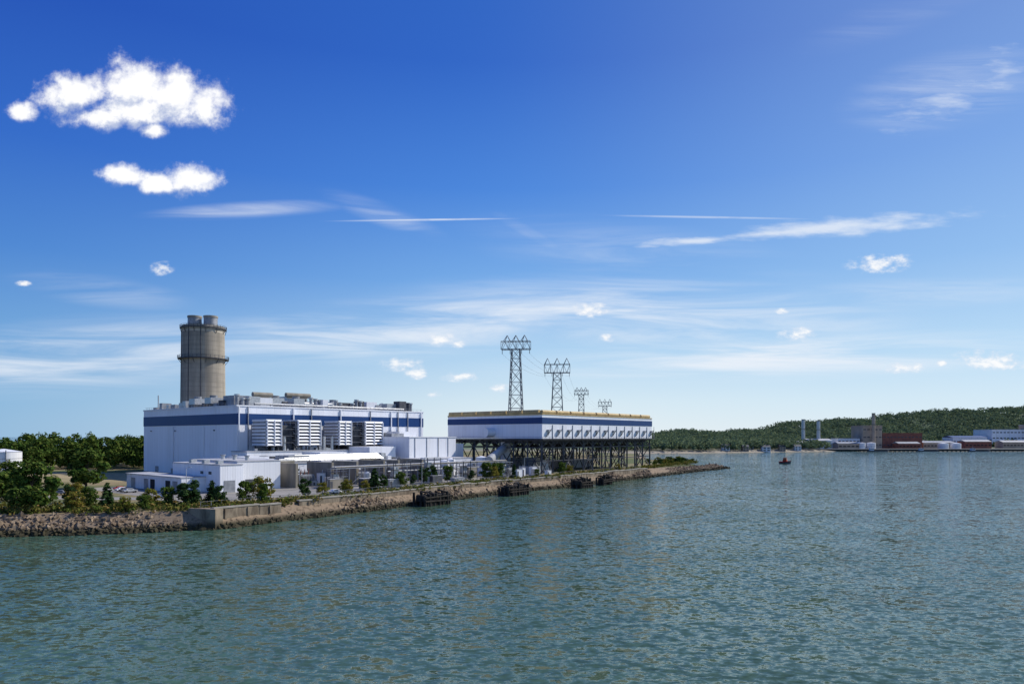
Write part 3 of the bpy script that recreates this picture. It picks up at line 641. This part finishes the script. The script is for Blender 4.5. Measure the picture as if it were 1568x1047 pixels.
def fbuild(name,x0,x1,y0,y1,z0,z1,mt,win='dgrey',rows=2,roof='roof',gable=False):
    e=empty(name); s=MB(); s.box(W0,x0,x1,y0,y1,z0-6,z1,mt)
    s.obj('walls',e); s=MB()
    if gable:
        b=len(s.v); ym=(y0+y1)/2; s.v+=[(x0-.5,y0-.5,z1),(x1+.5,y0-.5,z1),(x1+.5,y1+.5,z1),(x0-.5,y1+.5,z1),(x0-.5,ym,z1+3),(x1+.5,ym,z1+3)]
        for f in ((0,1,5,4),(2,3,4,5),(1,2,5),(3,0,4)): s.f.append(tuple(b+q for q in f)); s.m.append(s.mi(roof))
    else: s.box(W0,x0-.5,x1+.5,y0-.5,y1+.5,z1,z1+.7,roof)
    s.obj('roof',e); s=MB(); nw_=max(2,int((x1-x0)/6)); st_=(x1-x0)/nw_
    for r in range(rows):
        zz_=z0+(z1-z0)*(r+.5)/rows-1
        for q in range(nw_): s.box(W0,x0+q*st_+1.2,x0+(q+1)*st_-1.2,y0-.15,y0-.02,zz_,zz_+1.8,win)
    s.obj('windows',e)
fbuild('brick_factory',630,697,1160,1210,3,29,'brick',rows=2,roof='brick')
fbuild('beige_boiler_house',596,629,1160,1200,3,42,'beige',rows=3,roof='beige')
fbuild('industrial_shed',500,540,1150,1180,3,17,'white2','dgrey',1,'roof',True)
fbuild('industrial_shed',462,498,1130,1160,3,13,'grey','dark',1,'roof',True)
fbuild('industrial_shed',556,594,1165,1190,3,20,'white2','dgrey',2)
fbuild('industrial_shed',705,760,1170,1200,3,13,'beige','dark',1,'grey',True)
fbuild('industrial_shed',540,575,1130,1150,3,12,'beige','dark',1,'grey',True)
fbuild('brick_workshop',640,676,1130,1150,3,12,'brick','dark',1,'grey',True)
fbuild('brick_workshop',770,815,1160,1180,3,15,'brick','dark',1,'grey',True)
fbuild('white_warehouse',865,930,1230,1280,16,36,'white','dgrey',2)
fbuild('white_warehouse',935,1100,1215,1260,14,44,'beige','dgrey',3)
fbuild('blue_roof_shed',775,835,1200,1230,8,22,'white2','dgrey',1,'blue',True)
fbuild('blue_roof_shed',845,905,1175,1195,3,14,'beige','dark',1,'grey',True)
random.seed(31)
for x,y,w in ((312,1010,10),(345,1020,9),(380,1035,12),(412,1050,9),(440,1062,10),(610,1290,14),(700,1300,14),(800,1330,14),(365,1060,10),(330,1040,9),(745,1250,16),(720,1220,12),(860,1340,14),(930,1330,14)): fbuild('shore_house',x,x+w,y,y+9,float(hz(np.array(x),np.array(y))),float(hz(np.array(x),np.array(y)))+6.5,random.choice(('white2','beige','grey')),'dgrey',2,'dgrey',True)
for x,y,r,h in ((580,1135,7,10),(598,1137,7,10),(720,1140,8,9),(742,1142,8,9),(480,1112,5,8)):
    s=MB(); s.tube((x,y,2),(x,y,3+h),r,r,28,'white2'); s.tube((x,y,3+h),(x,y,4+h),r,.5,28,'white2'); s.tube((x,y,2+h*.5),(x,y,2.4+h*.5),r+.1,r+.1,28,'grey'); s.obj('oil_tank')
for x,zt_,r in ((497,52,2.8),(523,50,2.8),(609,62,2.6)):
    yb=1165 if x<600 else 1150
    s=MB(); s.tube((x,yb,2),(x,yb,zt_),r*1.15,r,20,'silver' if x<600 else 'beige'); s.tube((x,yb,zt_),(x,yb,zt_+1),r*1.15,r*1.15,20,'dgrey'); s.tube((x,yb,zt_*.7),(x,yb,zt_*.7+.6),r*1.6,r*1.6,20,'dgrey'); s.obj('industrial_chimney')
s=MB(); s.box(W0,480,1300,1085,1105,2.6,4.0,'conc2')
for x in range(482,1300,7): s.tube((x,1086,-1),(x,1086,2.6),.6,.6,6,'timber'); s.tube((x,1095,-1),(x,1095,2.6),.6,.6,6,'timber')
s.box(W0,480,1300,1084.4,1084.9,.4,3.0,'timber'); s.obj('wharf')
for x,y in ((560,1075),(640,1078),(900,1070),(860,1078),(720,1076)):
    s=MB(); s.box(W0,x,x+30,y-3,y+3,-.3,1.8,'dgrey'); s.box(W0,x+3,x+9,y-2,y+2,1.8,5,'white2'); s.box(W0,x+3.3,x+8.7,y-2.05,y-2.01,3.4,4.4,'glass'); s.beam((x+6,y,5),(x+6,y,9),.3,'grey'); s.beam((x+30,y,1),(x+34,y,1.6),2.5,'dgrey',1.5); s.obj('moored_barge')
e=empty('red_tugboat'); bx,by=240,600
def hull(mt,z0,z1,l,w):
    s=MB(); n=9; st_=[]
    for i_ in range(n):
        f=i_/(n-1); ww=w*(1-max(0,(f-.55)/.45)**2)*(.85+.15*min(1,f*4)); sh=.9*f**3
        st_.append([(l*(f-.5),-ww*.75,z0),(l*(f-.5)*1.04,-ww,z1+sh),(l*(f-.5)*1.04,ww,z1+sh),(l*(f-.5),ww*.75,z0)])
    for q in st_: s.v+=[(bx+a_*.8+b_*.6,by-a_*.6+b_*.8,c_) for a_,b_,c_ in q]
    for i_ in range(n-1):
        for k_ in range(4): s.f.append((4*i_+k_,4*i_+(k_+1)%4,4*i_+4+(k_+1)%4,4*i_+4+k_)); s.m.append(s.mi(mt))
    s.f.append((0,1,2,3)); s.m.append(0); s.f.append((4*n-1,4*n-2,4*n-3,4*n-4)); s.m.append(0); return s
hull('dgrey',-.4,1.3,9.5,1.9).obj('hull',e); hull('red',1.0,1.9,9.6,1.95).obj('bulwark',e)
fb=(bx,by,.8,-.6); s=MB(); s.box(fb,-1.8,1.6,-1.2,1.2,1.8,3.4,'red'); s.box(fb,-.9,1.3,-1,1,3.4,5,'orange'); s.box(fb,-.95,1.35,-1.05,1.05,4.0,4.6,'glass'); s.box(fb,-1.1,1.5,-1.2,1.2,5,5.2,'red'); s.beam(fp(fb,-.3,0,5.2),fp(fb,-.3,0,7.6),.15,'dgrey'); s.tube(fp(fb,-1.5,0,3.4),fp(fb,-1.6,0,5),.3,.3,10,'dgrey'); s.obj('cabin',e)
def car(x,y,ang,mt):
    fr=(x,y,math.cos(ang),math.sin(ang)); e=empty('parked_car'); s=MB(); z=G+.05
    prof=[(-2.2,.45),(-2.25,.95),(-1.7,1.02),(-1.2,1.45),(.5,1.48),(1.1,1.02),(2.1,.9),(2.25,.5)]
    b=len(s.v)
    for w in (-.88,.88):
        for u,h in prof: s.v.append(fp(fr,u,w*(1 if h<1.1 else .82),z+h))
    n=len(prof)
    for i_ in range(n): s.f.append((b+i_,b+(i_+1)%n,b+n+(i_+1)%n,b+n+i_)); s.m.append(s.mi(mt))
    s.f.append(tuple(range(b,b+n))[::-1]); s.m.append(0); s.f.append(tuple(range(b+n,b+2*n))); s.m.append(0)
    s.obj('body',e); s=MB()
    for w in (-.9,.9): s.box(fr,-1.1,.55,min(w*.9,w*.93),max(w*.9,w*.93),z+1.05,z+1.36,'glass')
    s.beam(fp(fr,.82,-.6,z+1.28),fp(fr,.82,.6,z+1.28),.1,'glass',.4); s.obj('windows',e); s=MB()
    for u in (-1.4,1.4):
        for w in (-.85,.85): s.tube(fp(fr,u,w-.12,z+.34),fp(fr,u,w+.12,z+.34),.34,.34,14,'rubber')
    s.obj('wheels',e)
for x,y,a_,mt in ((-132,236,.9,'silver'),(-135,239,.9,'dgrey'),(-138,242,.9,'white2'),(-141,246,.9,'red'),(-110,216,.1,'white2'),(-60,232,.9,'white2'),(-150,228,-.15,'grey')): car(x,y,a_,mt)
# ---------------------------------------------------------------- sky / light
EL,AZ=math.radians(41),math.radians(66)
sd=Vector((math.cos(EL)*math.sin(AZ),math.cos(EL)*math.cos(AZ),math.sin(EL)))
ld=bpy.data.lights.new('sun','SUN'); ld.energy=4.9; ld.angle=math.radians(.53); ld.color=(1,.95,.87)
lo=bpy.data.objects.new('sun',ld); COL.objects.link(lo); lo.rotation_euler=sd.to_track_quat('Z','Y').to_euler(); lo.location=(300,100,400)
w=bpy.data.worlds.new('World'); scene.world=w; w.use_nodes=True; nt=w.node_tree; nt.nodes.clear()
try:
    w.cycles.sampling_method='MANUAL'; w.cycles.sample_map_resolution=512
except Exception: pass
sky=N(nt,'ShaderNodeTexSky',sky_type='NISHITA'); sky.sun_disc=False; sky.sun_elevation=EL; sky.sun_rotation=AZ; sky.air_density=1; sky.dust_density=.3; sky.ozone_density=1.5
tc=N(nt,'ShaderNodeTexCoord'); sp=N(nt,'ShaderNodeSeparateXYZ'); L(nt,tc.outputs['Generated'],sp.inputs[0])
yy=math_(nt,'MAXIMUM',sp.outputs[1],.02); u=math_(nt,'DIVIDE',sp.outputs[0],yy); v=math_(nt,'DIVIDE',sp.outputs[2],yy)
cb=N(nt,'ShaderNodeCombineXYZ'); L(nt,u,cb.inputs[0]); L(nt,v,cb.inputs[1]); P=cb.outputs[0]
front=sstep(nt,sp.outputs[1],.05,.2)
def E(cx_,cy_,rx,ry,rot=0,PP=None):
    mp=N(nt,'ShaderNodeMapping',vector_type='TEXTURE'); L(nt,PP or P,mp.inputs[0])
    mp.inputs['Location'].default_value=((cx_-784)/1045,(668-cy_)/1045,0); mp.inputs['Rotation'].default_value=(0,0,math.radians(rot)); mp.inputs['Scale'].default_value=(rx/1045,ry/1045,1)
    ln=N(nt,'ShaderNodeVectorMath',operation='LENGTH'); L(nt,mp.outputs[0],ln.inputs[0]); return math_(nt,'SUBTRACT',1,ln.outputs['Value'])
def mx(l):
    o=l[0]
    for q in l[1:]: o=math_(nt,'MAXIMUM',o,q)
    return o
def bigcloud(PP):
    m_=mx([E(*a,PP=PP) for a in ((122,146,66,42,0),(210,138,76,58,0),(262,148,86,50,0),(312,160,52,42,0),(215,168,140,32,0),(150,180,60,26,0),(32,174,30,18,0),(185,268,56,20,-6),(238,284,34,18,0),(300,276,46,27,0),(236,200,26,14,0))])
    n_=noise(nt,PP,17,10,.62); n_=math_(nt,'MULTIPLY',math_(nt,'SUBTRACT',n_,.53),2.2)
    return math_(nt,'ADD',m_,n_)
t1=bigcloud(P)
off=N(nt,'ShaderNodeVectorMath',operation='ADD'); L(nt,P,off.inputs[0]); off.inputs[1].default_value=(.010,.024,0)
t2=bigcloud(off.outputs[0])
nz2=noise(nt,P,75,6,.65)
d1=math_(nt,'POWER',sstep(nt,math_(nt,'ADD',t1,math_(nt,'MULTIPLY',math_(nt,'SUBTRACT',nz2,.5),.5)),-.12,.62),1.25)
shade1=sstep(nt,math_(nt,'SUBTRACT',t1,t2),-.42,.12)
nzs=noise(nt,P,48,7,.62,(1,1.7,1))
cum=mx([E(248,411,22,14),E(36,435,16,6),E(905,474,38,15),E(675,520,32,13),E(615,558,42,15),E(636,572,28,11),E(703,577,36,10),E(665,604,14,6),E(1348,404,62,18,4),E(1220,512,36,15),E(1382,563,46,11),E(1520,553,72,20,-6),E(1198,476,14,7),E(928,518,17,8),E(768,594,24,9),E(700,528,20,8),E(1440,556,12,6)])
th=math_(nt,'ADD',cum,math_(nt,'MULTIPLY',math_(nt,'SUBTRACT',nzs,.53),3.0))
d2=math_(nt,'MULTIPLY',math_(nt,'MULTIPLY',sstep(nt,th,-.1,1.0),sstep(nt,cum,-.05,.3)),.9)
# cirrus
mpc=N(nt,'ShaderNodeMapping'); L(nt,P,mpc.inputs[0]); mpc.inputs['Rotation'].default_value=(0,0,math.radians(-6)); mpc.inputs['Scale'].default_value=(2.2,26,1)
wv=N(nt,'ShaderNodeTexNoise'); L(nt,mpc.outputs[0],wv.inputs[0]); wv.inputs['Scale'].default_value=1.2; wv.inputs['Detail'].default_value=9; wv.inputs['Roughness'].default_value=.62; wv.inputs['Distortion'].default_value=.7
cir=sstep(nt,wv.outputs[0],.32,.74)
def soft(x,op): return math_(nt,'MULTIPLY',sstep(nt,x,0,.8),op)
reg=mx([soft(E(640,500,480,60,5),1.0),soft(E(1000,480,480,70,-2),.9),soft(E(130,545,380,70,4),.8),soft(E(1220,545,560,44,2),.95),soft(E(380,322,190,16,3),.6),soft(E(590,330,120,22,-20),.45),soft(E(820,362,90,16,-28),.3),soft(E(150,445,170,30,-8),.35),soft(E(980,390,330,60,-8),.25),soft(E(1450,140,190,70,12),.5),soft(E(1380,20,200,40,20),.12),soft(E(1400,450,300,30,2),.35)])
c1=math_(nt,'MULTIPLY',reg,cir)
rag=noise(nt,P,22,6,.6,(.5,2.2,1))
s1=math_(nt,'ADD',mx([E(1300,346,225,17,4),E(1070,369,130,9,4),E(1180,358,160,9,4)]),math_(nt,'MULTIPLY',math_(nt,'SUBTRACT',rag,.5),2.4)); s1=math_(nt,'MULTIPLY',sstep(nt,s1,.0,1.1),.75)
s2=math_(nt,'ADD',mx([E(1450,150,130,40,20),E(1535,115,60,40,30)]),math_(nt,'MULTIPLY',math_(nt,'SUBTRACT',rag,.5),3.0)); s2=math_(nt,'MULTIPLY',sstep(nt,s2,.1,1.5),.55)
con=math_(nt,'MULTIPLY',mx([soft(E(650,337,170,2.2,.8),.65),soft(E(1080,333,190,2.4,-1),.4)]),sstep(nt,rag,.25,.5))
cf=mx([c1,s1,s2,con])
rp=N(nt,'ShaderNodeValToRGB'); L(nt,sp.outputs[2],rp.inputs[0])
stops=[(0,(.80,.89,.95)),(.05,(.68,.83,.94)),(.12,(.44,.67,.91)),(.22,(.18,.42,.84)),(.34,(.06,.24,.75)),(.48,(.02,.13,.60)),(1,(.012,.08,.40))]
cr_=rp.color_ramp
while len(cr_.elements)<len(stops): cr_.elements.new(.5)
for e_,(p_,c_) in zip(cr_.elements,stops): e_.position=p_; e_.color=(*c_,1)
azl=sstep(nt,sp.outputs[0],.05,-.75); azr=sstep(nt,sp.outputs[0],-.1,.75)
g1=mixc(nt,azl,rp.outputs[0],mixc(nt,1.0,rp.outputs[0],(.28,.52,.78),'MULTIPLY'))
g2=mixc(nt,math_(nt,'MULTIPLY',azr,.34),g1,(.50,.72,.95))
sc=N(nt,'ShaderNodeVectorMath',operation='SCALE'); L(nt,g2,sc.inputs[0]); sc.inputs['Scale'].default_value=10
base=mixc(nt,.88,sky.outputs[0],sc.outputs[0])
col=mixc(nt,math_(nt,'MULTIPLY',cf,front),base,(8.4,8.9,9.6))
col=mixc(nt,math_(nt,'MULTIPLY',d2,front),col,mixc(nt,sstep(nt,th,.2,1.0),(7.6,8.2,9.2),(10,10,10)))
col=mixc(nt,math_(nt,'MULTIPLY',d1,front),col,mixc(nt,shade1,(5.2,5.9,7.8),(10.3,10.3,10.4)))
bg=N(nt,'ShaderNodeBackground'); L(nt,col,bg.inputs[0]); bg.inputs[1].default_value=.1
o=N(nt,'ShaderNodeOutputWorld'); L(nt,bg.outputs[0],o.inputs[0])
# ---------------------------------------------------------------- camera
cd=bpy.data.cameras.new('camera'); cd.lens=24; cd.sensor_width=36; cd.shift_y=.092; cd.clip_end=30000; cd.clip_start=.5
co=bpy.data.objects.new('camera',cd); COL.objects.link(co); co.location=(0,0,24); co.rotation_euler=(math.radians(90),0,0); scene.camera=co
scene.view_settings.view_transform='Standard'; scene.view_settings.look='None'; scene.view_settings.exposure=0
